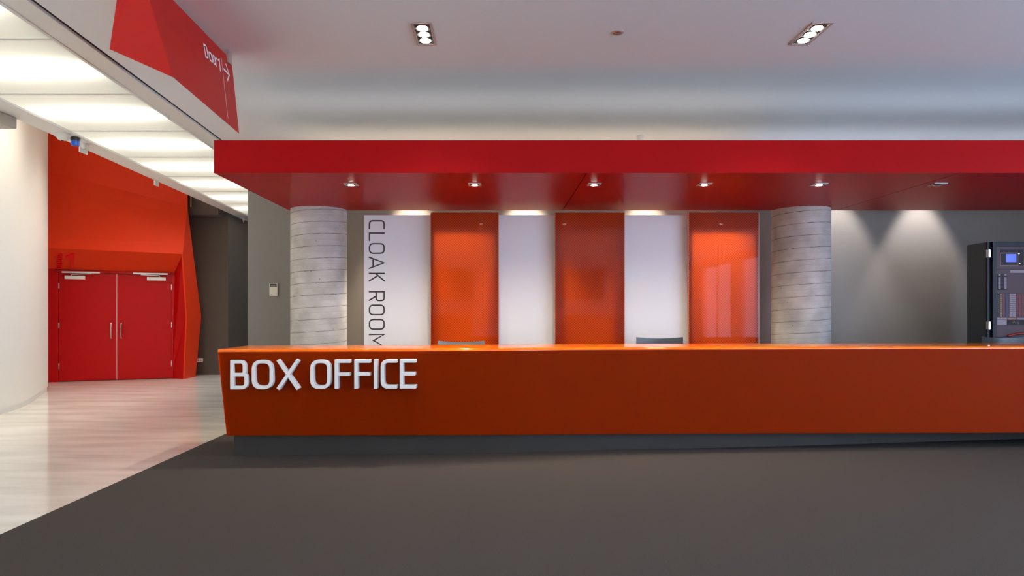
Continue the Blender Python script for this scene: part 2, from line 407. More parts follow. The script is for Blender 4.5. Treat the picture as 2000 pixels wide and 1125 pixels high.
def glyph(ch, w, h=1.0, s=.1):
    """strokes on centrelines inside 0..w x 0..h (s: stroke width)"""
    a, b, c, d = s/2, w-s/2, s/2, h-s/2; m = h*.5; rr = min(w, h)*.36
    if ch == 'O': return [([(a, c, rr), (b, c, rr), (b, d, rr), (a, d, rr)], True)]
    if ch == 'B': return [([(a, c), (b, c, rr*.8), (b, m, rr*.55), (a, m)], True), ([(a, m), (a, d), (b-s*.5, d, rr*.7), (b-s*.5, m+s*.1, rr*.5), (b-s*1.2, m)], False)]
    if ch == 'X': return [([(a, 0), (b, h)], False), ([(a, h), (b, 0)], False)]
    if ch == 'F': return [([(a, 0), (a, d), (w, d)], False), ([(a, m), (w*.96, m)], False)]
    if ch == 'I': return [([(w/2, 0), (w/2, h)], False)]
    if ch == 'C': return [([(w, d), (a, d, rr), (a, c, rr), (w, c)], False)]
    if ch == 'E': return [([(w, d), (a, d), (a, c), (w, c)], False), ([(a, m), (w*.94, m)], False)]
    if ch == 'L': return [([(a, h), (a, c), (w, c)], False)]
    if ch == 'A': return [([(a, 0), (w/2, d), (b, 0)], False), ([(w*.2, h*.27), (w*.8, h*.27)], False)]
    if ch == 'K': return [([(a, 0), (a, h)], False), ([(b, h), (a+s*.3, h*.44)], False), ([(w*.3, h*.58), (b, 0)], False)]
    if ch == 'R': return [([(a, 0), (a, d), (b, d, rr*.8), (b, h*.46, rr*.8), (a, h*.46)], False), ([(w*.5, h*.46), (b, 0)], False)]
    if ch == 'M': return [([(a, 0), (a, d), (w/2, h*.3), (b, d), (b, 0)], False)]
    if ch == 'D': return [([(a, c), (b, c, rr), (b, d, rr), (a, d)], True)]
    if ch == 'o': return [([(a, c, rr*.6), (b, c, rr*.6), (b, h*.68, rr*.6), (a, h*.68, rr*.6)], True)]
    if ch == 'r': return [([(a, 0), (a, h*.68)], False), ([(a, h*.5, 0), (a+w*.2, h*.66, .1), (w, h*.66)], False)]
    if ch == '1': return [([(0, h*.78), (b, d), (b, 0)], False)]
    if ch == 'n1': return [([(0, h*.70), (w*.55, h*.86, .05), (b, d), (b-w*.12, 0)], False)]
def letter_mesh(ch, w, h, s, place, d0, d1):
    mb = MB()
    for q, (pts, closed) in enumerate(glyph(ch, w, h, s)): ribbon(mb, fillet(pts, closed), s, closed, d0+q*(d1-d0)*.012, d1, place)
    return mb

# ---------------------------------------------------------------- box office counter
TOPL = [(425, 70.3), (900, 68.5), (1140, 66.5), (1500, 65.3), (2000, 64.0)]
top = [((px-PX)*(.36/ d), .36*F/d) for px, d in TOPL] + [(8.6, 7.62)]
bot = [(-2.73, 6.93, .2275), (-.36, 7.06, .21), (.93, 7.2, .195), (2.93, 7.32, .183), (5.74, 7.42, .173), (8.55, 7.52, .165)]
pl = [(-2.72, 7.02), (-.36, 7.14), (.94, 7.28), (3.42, 7.57), (5.8, 7.93), (8.5, 8.3)]
N_ = 40
def lerp_path(P, x):
    for i in range(len(P)-1):
        if x <= P[i+1][0] or i == len(P)-2:
            t = (x-P[i][0])/(P[i+1][0]-P[i][0]); return [a+(b-a)*t for a, b in zip(P[i], P[i+1])]
topc = catmull(top, 8); botc = catmull(bot, 8); plc = catmull(pl, 8)
TZ, BD, TH = 1.11, .85, .045
counter = thing('box_office_counter', (0, 7.2, 0), 'long orange resin box office counter on a grey plinth', 'reception counter')
def section(a, b):          # a top front xy, b bottom front xyz -> closed profile, as 3D points
    top_f = Vector((a[0], a[1], TZ)); bf = Vector(b); r = .028
    d = (bf-top_f).normalized()
    s_ = top_f+d*r; e_ = top_f+Vector((0, r, 0))
    P = [bf, top_f+d*r*2.0]+[s_*((1-t)**2)+top_f*(2*t*(1-t))+e_*(t*t) for t in (0, .2, .4, .6, .8, 1)]+[
         top_f+Vector((0, BD, 0)), top_f+Vector((0, BD, -TH)), top_f+Vector((0, TH+.01, -TH)), bf+Vector((0, TH, .0))]
    return P
secs = [section(a, b) for a, b in zip(topc, botc)]
mb = MB(); k = len(secs[0]); vs = [p for s in secs for p in s]; fs = []
for i in range(len(secs)-1):
    for j in range(k): fs.append((i*k+j, i*k+(j+1) % k, (i+1)*k+(j+1) % k, (i+1)*k+j))
fs += [tuple(range(k))[::-1], tuple((len(secs)-1)*k+j for j in range(k))]
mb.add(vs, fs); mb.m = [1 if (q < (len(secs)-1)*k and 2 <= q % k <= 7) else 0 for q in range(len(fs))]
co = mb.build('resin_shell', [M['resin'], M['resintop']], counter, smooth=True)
# end wall of the counter (same resin), plinth and inner carcass
s0 = secs[0]
def end_panel(s, sx):
    a, b = s[7]-Vector((0, .028, 0)), s[0]
    q = [b+Vector((0, TH+.002, 0)), a+Vector((0, TH, -TH-.001)), a+Vector((0, BD-.03, -TH-.001)), b+Vector((0, BD-.1, 0))]
    q2 = [p+Vector((sx*.045, 0, 0)) for p in q]
    return MB().add(q+q2, [(0, 3, 2, 1), (4, 5, 6, 7), (0, 1, 5, 4), (1, 2, 6, 5), (2, 3, 7, 6), (3, 0, 4, 7)])
end_panel(s0, 1).build('end_panel', M['resin'], counter)
mb = MB(); n = len(plc); vs = []
for i, (x, y) in enumerate(plc):
    zt = botc[min(i, len(botc)-1)][2]-.002
    x += .03 if i == 0 else 0
    vs += [(x, y, .004), (x, y, zt), (x, y+.55, zt), (x, y+.55, .004)]
fs = []
for i in range(n-1):
    for j in range(4): fs.append((4*i+j, 4*i+(j+1) % 4, 4*i+4+(j+1) % 4, 4*i+4+j))
fs += [(3, 2, 1, 0), tuple(4*(n-1)+j for j in range(4))]
mb.add(vs, fs).build('plinth', M['plinth'], counter)
mb = MB()
for i in range(len(topc)-1):
    if i == 0: pass
    x0, y0 = topc[i]; x1, y1 = topc[i+1]
    mb.add([(x0+.06*(i == 0), y0+.42, .72), (x1, y1+.42, .72), (x1, y1+.84, .72), (x0+.06*(i == 0), y0+.84, .72), (x0+.06*(i == 0), y0+.42, .75), (x1, y1+.42, .75), (x1, y1+.84, .75), (x0+.06*(i == 0), y0+.84, .75)],
           [(0, 3, 2, 1), (4, 5, 6, 7), (0, 1, 5, 4), (2, 3, 7, 6)])
mb.build('staff_worktop', M['chairgrey'], counter)
# BOX OFFICE
LET = [('B', 172, 297), ('O', 320, 470), ('X', 488, 654), ('O', 722, 866), ('F', 890, 1001), ('F', 1025, 1139), ('I', 1163, 1184), ('C', 1207, 1322), ('E', 1338, 1453)]
for ch, a, b in LET:
    YL = 6.815+.012*((a-172)/1280)*4
    xa = (a/3.516+400-PX)*YL/F; xb = ((b-4)/3.516+400-PX)*YL/F
    zt = EYE-(91.4-1.6*(a-172)/1280)*YL/F; zb = EYE-(148.6-1.6*(a-172)/1280)*YL/F
    yf = lerp_path([(p[0], p[1]) for p in topc], xa)[1]+.03
    letter_mesh(ch, xb-xa, zt-zb, .034, lambda p, d, xa=xa, zb=zb: Vector((xa+p.x, d, zb+p.y)), YL+.005, yf+.02).build('letter', M['letter'], counter, bevel=.002, seg=1)

# ---------------------------------------------------------------- canopy
CZ = EYE+1.43; CT = EYE+1.762; CF, CB = 6.95, 9.47; CL = -2.868
can = thing('canopy', (0, 8.2, CZ), 'long glossy red canopy hanging over the box office counter', 'canopy')
mb = MB(); XC = XR-.02
mb.box((CL, CF, CZ-.0), (XC, CF+.04, CT)); mb.box((CL, CB-.04, CZ+.016), (XC, CB, CT-.05)); mb.box((CL, CF+.04, CZ+.016), (CL+.04, CB-.04, CT-.0)); mb.box((XC-.04, CF+.04, CZ+.016), (XC, CB-.04, CT-.05))
mb.build('fascia', M['red'], can)
MB().box((CL+.04, CF+.04, CT-.10), (XC-.04, CB-.04, CT-.06)).build('top_board', M['plinth'], can)
JX = [CL, .93, 4.725, XC]
for a, b in zip(JX[:-1], JX[1:]):
    MB().box((a+(.006 if a != CL else 0), CF+.001, CZ-.001), (b-.006, CB, CZ+.016)).build('soffit_board', M['red'], can)
    if a != CL: MB().box((a-.02, CF+.045, CZ+.0165), (a+.02, CB-.045, CZ+.03)).build('joint_strip', M['gap'], can)
# unseen uplight battens on the canopy; front row added along with its lamps
for x, yb in [(a, b) for b in (9.3, 7.75) for a in (-1.2, 1.8, 4.8, 7.8)]:
    b = thing('unseen_batten', (x, yb, CT-.059), 'slim unseen batten uplight placed on top of the red canopy to light the ceiling', 'light', 'battens on the canopy')
    MB().box((x-1.48, yb-.04, CT-.059), (x+1.48, yb+.04, CT-.02)).build('batten_body', M['plastic'], b, bevel=.004)

# ---------------------------------------------------------------- concrete columns
for (cx, lab) in ((-2.446, 'round bare concrete column beside the CLOAK ROOM panel at the left end of the counter'), (4.222, 'round bare concrete column at the right, beside the third orange panel')):
    o = MB().lathe([(.38, .004), (.38, EYE+1.43+.03)], n=96).build('concrete_column', M['concrete'], smooth=True)
    o.location = (cx, 9.45, 0); o.rotation_euler.z = 0 if cx < 0 else .5
    tag(o, lab, 'column')

# ---------------------------------------------------------------- panels
def X_(px, Y): return (px-PX)*Y/F
WP = [(711, 845, 'white panel reading CLOAK ROOM in dark letters, beside the left concrete column'), (970, 1088, 'blank white panel between the first and the middle orange panel'), (1216, 1349, 'blank white panel between the middle and the right orange panel')]
for i, (a, b, lab) in enumerate(WP):
    x0, x1 = X_(a, 9.33), X_(b, 9.33)
    w = thing('white_panel', ((x0+x1)/2, 9.35, .004), lab, 'panel', 'white panels behind the counter')
    MB().box((x0, 9.33, .004), (x1, 9.38, EYE+192*9.33/F)).build('board', M['wpanel'], w, bevel=.003)
    if i == 0:
        q = 9.33/F
        for ch, a_, b_ in (('C', 187, 253), ('L', 278, 340), ('O', 355, 435), ('A', 453, 547), ('K', 572, 640), ('R', 707, 782), ('O', 805, 885), ('O', 911, 991), ('M', 1020, 1118)):
            zt = EYE+(PY-(a_/3.75+380))*q; ln = (b_-a_)/3.75*q; xb = X_(720.3, 9.33); hh = 31.3*q
            letter_mesh(ch, ln, hh, .019, lambda p, d, zt=zt, xb=xb: Vector((xb+p.y, d, zt-p.x)), 9.3275, 9.3305).build('letter', M['ink'], w)
OP = [(841, 974, 'orange translucent honeycomb panel, the left one, next to the CLOAK ROOM panel'), (1084, 1220, 'darkest orange honeycomb panel, the middle one of the three'), (1345, 1482.5, 'brightest orange honeycomb panel, at the right beside a concrete column')]
for i, (a, b, lab) in enumerate(OP):
    x0, x1 = X_(a, 9.2), X_(b, 9.2); zt = EYE+197*9.2/F
    w = thing('orange_panel', ((x0+x1)/2, 9.24, .004), lab, 'panel', 'orange panels behind the counter')
    MB().box((x0+.004, 9.2, .004), (x1-.004, 9.225, zt)).build('honeycomb_sheet', M['honey'], w)
    for xa in (x0, x1-.004): MB().box((xa, 9.2, .004), (xa+.004, 9.225, zt)).build('edge_strip', M['panel_edge'] if (i == 2 and xa > x0) else M['honeyedge'], w)
    for xa in (x0+.02, x1-.05):
        MB().box((xa, 9.226, .004), (xa+.03, 9.3, zt-.1)).build('support_rail', M['alum'], w)

# ---------------------------------------------------------------- downlights in the canopy
def square_light(x, y, z, on, lab):
    r = thing('canopy_downlight', (x, y, z), lab, 'downlight', 'square downlights under the canopy')
    s, t_ = .072, .052; m = MB()
    m.box((x-s, y-s, z-.006), (x+s, y-t_, z)); m.box((x-s, y+t_, z-.006), (x+s, y+s, z)); m.box((x-s, y-t_, z-.006), (x-t_, y+t_, z)); m.box((x+t_, y-t_, z-.006), (x+s, y+t_, z))
    m.build('bezel', M['alum'], r)
    MB().box((x-t_, y-t_, z-.003), (x+t_, y+t_, z-.0005)).build('housing', M['black'], r)
    MB().lathe([(.040, -.004), (.043, -.009), (.034, -.010)], (x, y, z), 20).build('reflector', M['lampoff'], r)
    MB().lathe([(.034, -.0105), (.030, -.014), (.012, -.017)], (x, y, z), 20).build('lamp', M['lamp'] if on else M['lampoff'], r)
names = ['above the left concrete column', 'in front of the left orange panel', 'just right of the first canopy joint', 'near the right orange panel', 'above the right concrete column']
for i, x in enumerate(CAN_X):
    square_light(x, 7.56, CZ-.0015, i < 5, 'unlit square downlight at the right end of the red canopy' if i == 5 else 'lit square downlight in the red canopy '+names[i])
# triple downlights
def triple(x, y, lab):
    z = CEIL; r = thing('triple_downlight', (x, y, z), lab, 'downlight', 'three-lamp ceiling downlights')
    sx, sy, f = .0885, .235, .022; m = MB()
    m.box((x-sx, y-sy, z-.008), (x+sx, y-sy+f, z)); m.box((x-sx, y+sy-f, z-.008), (x+sx, y+sy, z)); m.box((x-sx, y-sy+f, z-.008), (x-sx+f, y+sy-f, z)); m.box((x+sx-f, y-sy+f, z-.008), (x+sx, y+sy-f, z))
    m.build('bezel', M['frame'], r)
    MB().box((x-sx+f, y-sy+f, z-.002), (x+sx-f, y+sy-f, z-.0005)).build('housing', M['black'], r)
    for k in (-1, 0, 1):
        MB().lathe([(.058, -.002), (.062, -.007), (.046, -.008)], (x, y+k*.128, z), 24).build('reflector', M['lampoff'], r)
        MB().lathe([(.046, -.0085), (.044, -.014), (.02, -.018)], (x, y+k*.128, z), 24).build('lamp', M['lamp'], r)
triple(*TRI[0], 'lit three-lamp downlight in the ceiling, left one, above the left orange panel')
triple(*TRI[1], 'lit three-lamp downlight in the ceiling, right one, near the right column')
# small round fixture and detector on the ceiling
def pz(px, py, z): d = z*F/(PY-py); return ((px-PX)*d/F, d)
x, y = pz(1205.5, 63.5, 2.4)
r = thing('recessed_spot', (x, y, CEIL), 'small unlit round recessed spot in the ceiling between the two triple downlights', 'downlight')
MB().lathe([(.056, 0), (.056, -.004), (.044, -.007)], (x, y, CEIL), 28).build('ring', M['alum'], r, smooth=True)
MB().lathe([(.040, -.0072), (.034, -.012), (.014, -.018)], (x, y, CEIL), 20).build('lamp', M['lampoff'], r, smooth=True)
x, y = pz(1250, 266, 2.4)
r = thing('smoke_detector', (x, y, CEIL), 'small white smoke detector on the ceiling just above the red canopy', 'detector')
MB().lathe([(.055, 0), (.055, -.02)], (x, y, CEIL), 24).build('base', M['plastic'], r)
MB().lathe([(.045, -.02), (.04, -.05), (.025, -.06)], (x, y, CEIL), 24).build('cap', M['plastic'], r)

# ---------------------------------------------------------------- hanging Door 1 sign
P1 = W3(338, 151, 4.92); P3 = W3(467, 261, 6.34); ZT = EYE+2.35
P4 = Vector((-2.452, 6.34, ZT)); T1 = Vector((-2.405, 4.60, ZT)); P2 = W3(214, 96, 4.95); T2 = Vector((-2.53, 4.62, ZT))
B1 = Vector((-2.56, 6.34, ZT)); B2 = Vector((-2.50, 6.34, EYE+2.1))
sg = thing('hanging_sign', (-2.45, 5.4, ZT), 'folded red hanging sign with white Door 1 lettering and an arrow', 'sign')
mb = MB().add([P1, P3, P4, T1, P2, T2, B1, B2], [(0, 1, 2, 3), (4, 0, 3, 5), (4, 5, 6, 7), (0, 4, 7, 1), (1, 7, 6, 2), (3, 2, 6, 5)])
so = mb.build('sign_body', M['redsign'], sg)
n = (P3-P1).cross(P4-P1).normalized()
cpos = Vector((0, 0, EYE))
if n.dot(cpos-P1) < 0: n = -n
def onsign(px, py, off=.002):
    d = Vector(((px-PX)/F, 1, (PY-py)/F)); q = P1+n*off
    t = (q-cpos).dot(n)/d.dot(n); return cpos+d*t
def sign_letter(ch, tl, tr, bl, w=.7, s=.12, h=1.0, name='letter'):
    A, B, C_ = onsign(*tl), onsign(*tr), onsign(*bl); ux = (B-A)/w; uy = (A-C_)/h
    letter_mesh(ch, w, h, s, lambda p, d: C_+ux*p.x+uy*p.y+n*d, -.0015, .001).build(name, M['letter'], sg)
sign_letter('D', (397.2, 84.8), (403.3, 88.8), (401.8, 112.0))
sign_letter('o', (405.6, 92.2), (411.8, 97.2), (410.0, 118.6))
sign_letter('o', (413.5, 99.0), (418.4, 103.2), (417.0, 124.6))
sign_letter('r', (419.4, 104.0), (422.8, 106.4), (422.0, 130.0), w=.4)
sign_letter('1', (425.2, 111.6), (428.6, 115.0), (427.9, 137.2), w=.4)
mb = MB()
def line(a, b, wpx):
    A, B = onsign(*a), onsign(*b); s = (B-A).cross(n).normalized()*wpx/2
    mb.add([A-s, B-s, B+s, A+s], [(0, 1, 2, 3)])
line((432.2, 112.8), (445.4, 231.7), .008)
mb.build('divider_line', M['letter'], sg)
mb = MB(); line((436.6, 134.4), (448.0, 146.6), .02); line((440.8, 124.4), (448.2, 147.2), .016); line((448.2, 145.2), (444.2, 157.6), .02)
mb.build('arrow', M['letter'], sg)
a = Vector((-2.45, 6.25, ZT-.07)); MB().box(a-Vector((.012, .05, .0)), a+Vector((.025, .03, .12))).build('bracket', M['frame'], sg, bevel=.003)
MB().box((-2.5, 4.8, ZT), (-2.46, 4.86, CEIL)).build('bracket', M['frame'], sg)

# ---------------------------------------------------------------- red portal and double door
c0 = .37*-9.355-.93*14.62
def RP(px, py, o, z=None):
    sx = (px-PX)/F; Y = (c0+o)/(.37*sx-.93)
    return Vector((sx*Y, Y, EYE+(PY-py)*Y/F if z is None else z))
portal = thing('red_portal', (-8.2, 15.2, 0), 'faceted red and orange wall portal framing the double door', 'wall portal')
LO = 78
v = dict(a=RP(LO, 60, .35), b=RP(366, 270, .35), c=RP(LO, 330.5, .12), d=RP(366, 404, .12), e=RP(LO, 483.5, .5), f=RP(357, 496, .5), g=RP(377.5, 497, .02),
         h=RP(393, 618, -.32), i=RP(365, 621, .35), j=RP(382, 740, -.25, 0), k=RP(360, 741, .25, 0), l=RP(LO, 525, .03), m=RP(340, 533, .03), n=RP(336, 739, .03, 0))
def poly(keys, name='facet', mt='redbox'):
    P = [v[q] for q in keys]; c = sum(P, Vector())/len(P)
    nn = (P[1]-P[0]).cross(P[2]-P[0]).normalized()
    if nn.dot(cpos-c) < 0: nn = -nn
    Q = [p-nn*.03 for p in P]; n_ = len(P)
    MB().add(P+Q, [tuple(range(n_)), tuple(range(n_, 2*n_))[::-1]]+[(i_, n_+i_, n_+(i_+1) % n_, (i_+1) % n_) for i_ in range(n_)]).build(name, M[mt], portal)
poly('abdc'); poly('cdgfe'); poly('efml', 'lintel'); poly('fiknm', 'reveal', 'reddoor'); poly('fghi'); poly('ihjk')
# side return of the portal
for a_, b_ in (('b', 'd'), ('d', 'g'), ('g', 'h'), ('h', 'j')):
    A, B = v[a_], v[b_]; D = Vector((-.45, .9, 0))
    MB().add([A, B, B+D, A+D], [(0, 1, 2, 3)]).build('side_return', M['redbox'], portal)
U = Vector((.93, .37, 0)).normalized(); Nn = Vector((.37, -.93, 0)).normalized()
DB = Vector((-9.355, 14.62, 0))
DM = Matrix(((U.x, -Nn.x, 0, DB.x), (U.y, -Nn.y, 0, DB.y), (0, 0, 1, 0), (0, 0, 0, 1)))   # local: x along the door, y away from the viewer
def dbox(x0, x1, y0, y1, z0, z1, name, mt, par, bev=0):
    return MB().box((x0, y0, z0), (x1, y1, z1), M=DM).build(name, M[mt], par, bevel=bev)
DWID = 2.195; DH = 2.335
door = bpy.data.objects.new('door_1', None); COL.objects.link(door); door['kind'] = 'structure'; door.location = DB; door['base'] = tuple(DB)
dbox(-.07, 0, -.05, .05, 0, DH+.05, 'door_frame', 'reddoor', door); dbox(DWID, DWID+.07, -.05, .05, 0, DH+.05, 'door_frame', 'reddoor', door); dbox(-.07, DWID+.07, -.05, .05, DH+.008, DH+.06, 'door_frame', 'reddoor', door)
dbox(-.4, -.07, -.035, .05, 0, DH+.3, 'side_panel', 'reddoor', door)
dbox(-.4, DWID+.15, .06, .1, 0, DH+.4, 'backing', 'gap', door)
for k in (0, 1):
    x0 = .006 if k == 0 else DWID/2+.005; x1 = DWID/2-.005 if k == 0 else DWID-.006
    leaf = dbox(x0, x1, -.02, .025, .012, DH, 'door_leaf', 'reddoor', door, .002)
    def sub(o): o.parent = leaf; o.location = (0, 0, 0); return o
    hx = x1-.10 if k == 0 else x0+.085
    pts = [(hx, -.02, .93), (hx, -.075, .93), (hx, -.085, .95), (hx, -.085, 1.23), (hx, -.075, 1.25), (hx, -.02, 1.25)]
    sub(MB().tube([DM @ Vector(p) for p in pts], .013).build('handle', M['steel'], smooth=True))
    for hz in (.28, 1.15, 2.0):
        xx = x0-.012 if k == 0 else x1-.012
        sub(MB().box((xx, -.034, hz), (xx+.024, -.018, hz+.12), M=DM).build('hinge', M['steel'], bevel=.003))
    ca, cb = ((.12, .50) if k == 0 else (DWID-.50, DWID-.12))
    sub(MB().box((ca, -.08, DH-.13), (cb, -.02, DH-.055), M=DM).build('door_closer', M['plastic'], bevel=.004))
    ra, rb = ((.07, .78) if k == 0 else (DWID-.78, DWID-.08))
    sub(MB().box((ra, -.085, DH-.0), (rb, -.045, DH+.035), M=DM).build('closer_track', M['alum'], bevel=.003))
    e0, e1 = ((.25, .62) if k == 0 else (DWID-.25, DWID-.62))
    sub(MB().tube([DM @ Vector((e0, -.06, DH-.055)), DM @ Vector((e0, -.065, DH-.025)), DM @ Vector((e1, -.07, DH-.008))], .010).build('closer_arm', M['alum']))
dbox(DWID/2-.004, DWID/2+.004, -.024, .0, .012, DH, 'meeting_strip', 'steel', door)
# raised DOOR 1 on the lintel
A0, Bx, Cz = v['e'], v['f'], v['l']
ln = (v['f']-v['e']).cross(v['l']-v['e']).normalized()
if ln.dot(cpos-A0) < 0: ln = -ln
def onl(px, py):
    d = Vector(((px-PX)/F, 1, (PY-py)/F)); t = (A0-cpos).dot(ln)/d.dot(ln); return cpos+d*t
def relief(ch, o_, x_, y_, w, s, h=1.0):
    A, B, C_ = onl(*o_), onl(*x_), onl(*y_); ux = (B-A)/w; uy = (C_-A)/h
    letter_mesh(ch, w, h, s, lambda p, d: A+ux*p.x+uy*p.y+ln*d, -.01, .03).build('raised_letter', M['redtext'], portal)
relief('n1', (128, 521.5), (144.5, 522), (129, 494), .6, .2)
for ch, ya in (('D', 523.5), ('O', 515.8), ('O', 508.2), ('R', 500.5)):
    relief(ch, (121.0+(523-ya)*.02, ya), (121.2+(523-ya)*.02, ya-6.6), (110.0+(523-ya)*.12, ya), .62, .19)

# ---------------------------------------------------------------- devices on the soffit and walls
def es(px, py, z=2.4): return pz(px, py, z)
x, y = es(122, 264, 2.37)
r = thing('dome_camera', (x, y, CEIL-.01), 'white dome camera under the soffit, leftmost, above the red wall', 'camera')
MB().lathe([(.10, 0), (.10, -.02), (.085, -.045)], (x, y, CEIL-.01), 28).build('base', M['plastic'], r, smooth=True)
MB().lathe([(.075, -.045), (.06, -.075), (.03, -.09)], (x, y, CEIL-.01), 28).build('dome', M['plastic'], r, smooth=True)
MB().lathe([(.02, -.091), (.014, -.095)], (x, y, CEIL-.01), 16).build('lens', M['lcd_dark'], r)
x, y = es(147, 270, 2.38)
r = thing('strobe_light', (x, y, CEIL-.01), 'small blue strobe with a black base under the soffit above the red wall', 'strobe')
MB().lathe([(.065, 0), (.058, -.05)], (x, y, CEIL-.01), 24).build('base', M['black'], r, smooth=True)
MB().lathe([(.057, -.05), (.05, -.11), (.035, -.115)], (x, y, CEIL-.01), 24).build('lens', M['blue'], r, smooth=True)
x, y = es(164, 281, 2.38)
r = thing('motion_sensor', (x, y, CEIL-.01), 'small white sensor under the soffit beside the blue strobe', 'sensor')
MB().lathe([(.035, 0), (.03, -.06), (.015, -.08)], (x, y, CEIL-.01), 18).build('housing', M['plastic'], r, smooth=True)
x, y = es(173, 282, 2.38)
r = thing('sprinkler_head', (x, y, CEIL-.01), 'tiny sprinkler head under the soffit right of the sensor', 'sprinkler')
MB().lathe([(.04, 0), (.04, -.008)], (x, y, CEIL-.01), 18).build('rosette', M['alum'], r); MB().lathe([(.01, -.008), (.01, -.03), (.02, -.035)], (x, y, CEIL-.01), 12).build('nozzle', M['alum'], r)
def plate(px, py0, py1, Y, w, lab):
    A = W3(px, py0, Y); B = W3(px, py1, Y)
    o = MB().box((-w/2, 0, B.z-A.z), (w/2, .015, 0)).build('cover_plate', M['trim'], bevel=.003); o.location = A; tag(o, lab, 'plate'); return o
for X0, Ya, Yb, zb, lab in ((-5.985, 9.8, 10.0, 2.32, 'square beige plate fixed to the soffit edge beside the white sensor'), (-6.145, 12.27, 12.43, 2.305, 'small beige plate fixed to the soffit edge midway along the red wall')):
    o = MB().box((0, 0, 0), (.015, Yb-Ya, 2.4-zb-.01)).build('cover_plate', M['trim'], bevel=.003); o.location = (X0, Ya, EYE+zb); tag(o, lab, 'plate')
o = plate(372.6, 380, 404, 15.9, .022, 'thin upright bar on the dark wall right of the red portal'); o['category'] = 'bar'; o.name = 'wall_bar'
for y in (17.1, 17.75):
    o = MB().lathe([(.035, 0), (.03, -.05), (.008, -.12)], (0, 0, 0), 12).build('soffit_spotlight', M['frame']); o.location = (E(4, y)+.10, y, CEIL-.011)
    tag(o, 'tiny reddish fitting at the far end of the soffit', 'fitting', 'fittings at the far end of the soffit')
o = MB().box((-.22, -.25, -.14), (.0, .25, 0)).build('wall_projector', M['fixture'], bevel=.02, seg=3)
A = W3(17, 214, 8.2); o.location = (A.x, 8.1, CEIL-.01); tag(o, 'grey box fixture under the soffit at the far left edge of the view', 'fixture')
# thermostat
A = W3(527.3, 553.3, YW); B = W3(543, 578.5, YW)
r = thing('thermostat', ((A.x+B.x)/2, YW, B.z), 'cream wall thermostat with a dark display on the grey wall', 'thermostat')
MB().box((A.x, YW-.035, B.z), (B.x, YW-.001, A.z)).build('case', M['thermo'], r, bevel=.006)
MB().box((A.x+.01, YW-.037, A.z-.055), (B.x-.01, YW-.0352, A.z-.008)).build('display', M['lcd_dark'], r)
MB().box((A.x+.022, YW-.0385, A.z-.05), (B.x-.026, YW-.0372, A.z-.032)).build('readout', M['chairgrey'], r)
MB().box((A.x+.022, YW-.0365, B.z+.018), (A.x+.045, YW-.0352, B.z+.024)).build('badge', M['chairgrey'], r)
# socket
A = W3(384, 699.5, 16.2); B = W3(396.5, 707.5, 16.2)
r = thing('wall_socket', ((A.x+B.x)/2, 16.2, B.z), 'white double power socket low on the dark wall by the red portal', 'socket')
MB().box((A.x, 16.185, B.z), (B.x, 16.199, A.z)).build('plate', M['plastic'], r, bevel=.003)
for k in (.3, .7):
    xx = A.x+(B.x-A.x)*k; MB().box((xx-.012, 16.183, B.z+.03), (xx+.012, 16.1855, B.z+.06)).build('outlet', M['chairgrey'], r)

# ---------------------------------------------------------------- fire indicator cabinet
CX0, CX1, CY0, CY1 = 6.40, 7.35, 8.85, 9.27; CH = EYE+140*8.85/F
fc = thing('fire_panel_cabinet', (6.87, 9.06, .004), 'dark blue-grey fire indicator cabinet with a glazed door behind the counter', 'cabinet')
MB().box((CX0, CY0+.06, .004), (CX1, CY1, CH)).build('body', M['cab'], fc, bevel=.006)
MB().box((CX0, CY0+.035, .06), (CX1, CY0+.06, CH-.0)).build('hinge_gap', M['cabdark'], fc)
def fz(zx, zy, Y=CY0+.02):   # coordinates of the close view (5.355 px per frame px, origin 1890,460)
    p = W3(zx/5.355+1890, zy/5.357+460, Y); return p.x, p.z
dx0 = X_(1937.5, CY0)
dr = MB(); zi_t = fz(300, 112, CY0)[1]; zi_b = fz(300, 1062, CY0)[1]; xi = fz(300, 0, CY0)[0]
dr.box((CX0+.045, CY0, .06), (xi, CY0+.034, CH)); dr.box((xi, CY0, zi_t), (CX1, CY0+.034, CH)); dr.box((xi, CY0, .06), (CX1, CY0+.034, zi_b)); dr.box((CX1-.05, CY0, zi_b), (CX1, CY0+.034, zi_t))
door_p = dr.build('door', M['cabdark'], fc, bevel=.002)
for zy0, zy1 in ((147, 228), (900, 982)):
    x0, z1 = fz(214, zy0, CY0); x1, z0 = fz(236, zy1, CY0)
    MB().box((x0, CY0-.008, z0), (x1, CY0+.04, z1)).build('hinge', M['steel'], fc, bevel=.003)
MB().box((xi, CY0+.028, zi_b), (CX1-.05, CY0+.034, zi_t)).build('instrument_board', M['fascia'], fc)
YI = CY0+.027
def item(x0, y0, x1, y1, name, mt, th=.003, par=None):
    a, zt = fz(x0, y0, YI); b, zb = fz(x1, y1, YI)
    return MB().box((a, YI-th, zb), (b, YI+.0005, zt)).build(name, M[mt], par or fc)
item(300, 352, 760, 356, 'groove', 'module'); item(300, 600, 760, 604, 'groove', 'module')
item(340, 182, 528, 318, 'display_surround', 'modline', .003); item(346, 188, 522, 310, 'display_module', 'module', .005)
item(398, 195, 505, 278, 'blue_display', 'lcd', .007)
for a in ((345, 148, 428, 178), (437, 148, 524, 178), (533, 148, 578, 178), (533, 184, 578, 316), (590, 148, 700, 316)): item(*a, 'key_module', 'module', .004)
for a in ((530, 186, 540, 193), (538, 287, 546, 295)): item(*a, 'indicator', 'led', .006)
item(444, 362, 640, 390, 'label_strip', 'label', .003)
item(312, 400, 410, 570, 'zone_module', 'module', .003)
for c in (318, 381):
    item(c, 405, c+24, 418, 'zone_label', 'label', .004)
    for k in range(10): item(c-1, 436+k*12.7, c+24, 436+k*12.7+10.5, 'zone_label', 'label', .005)
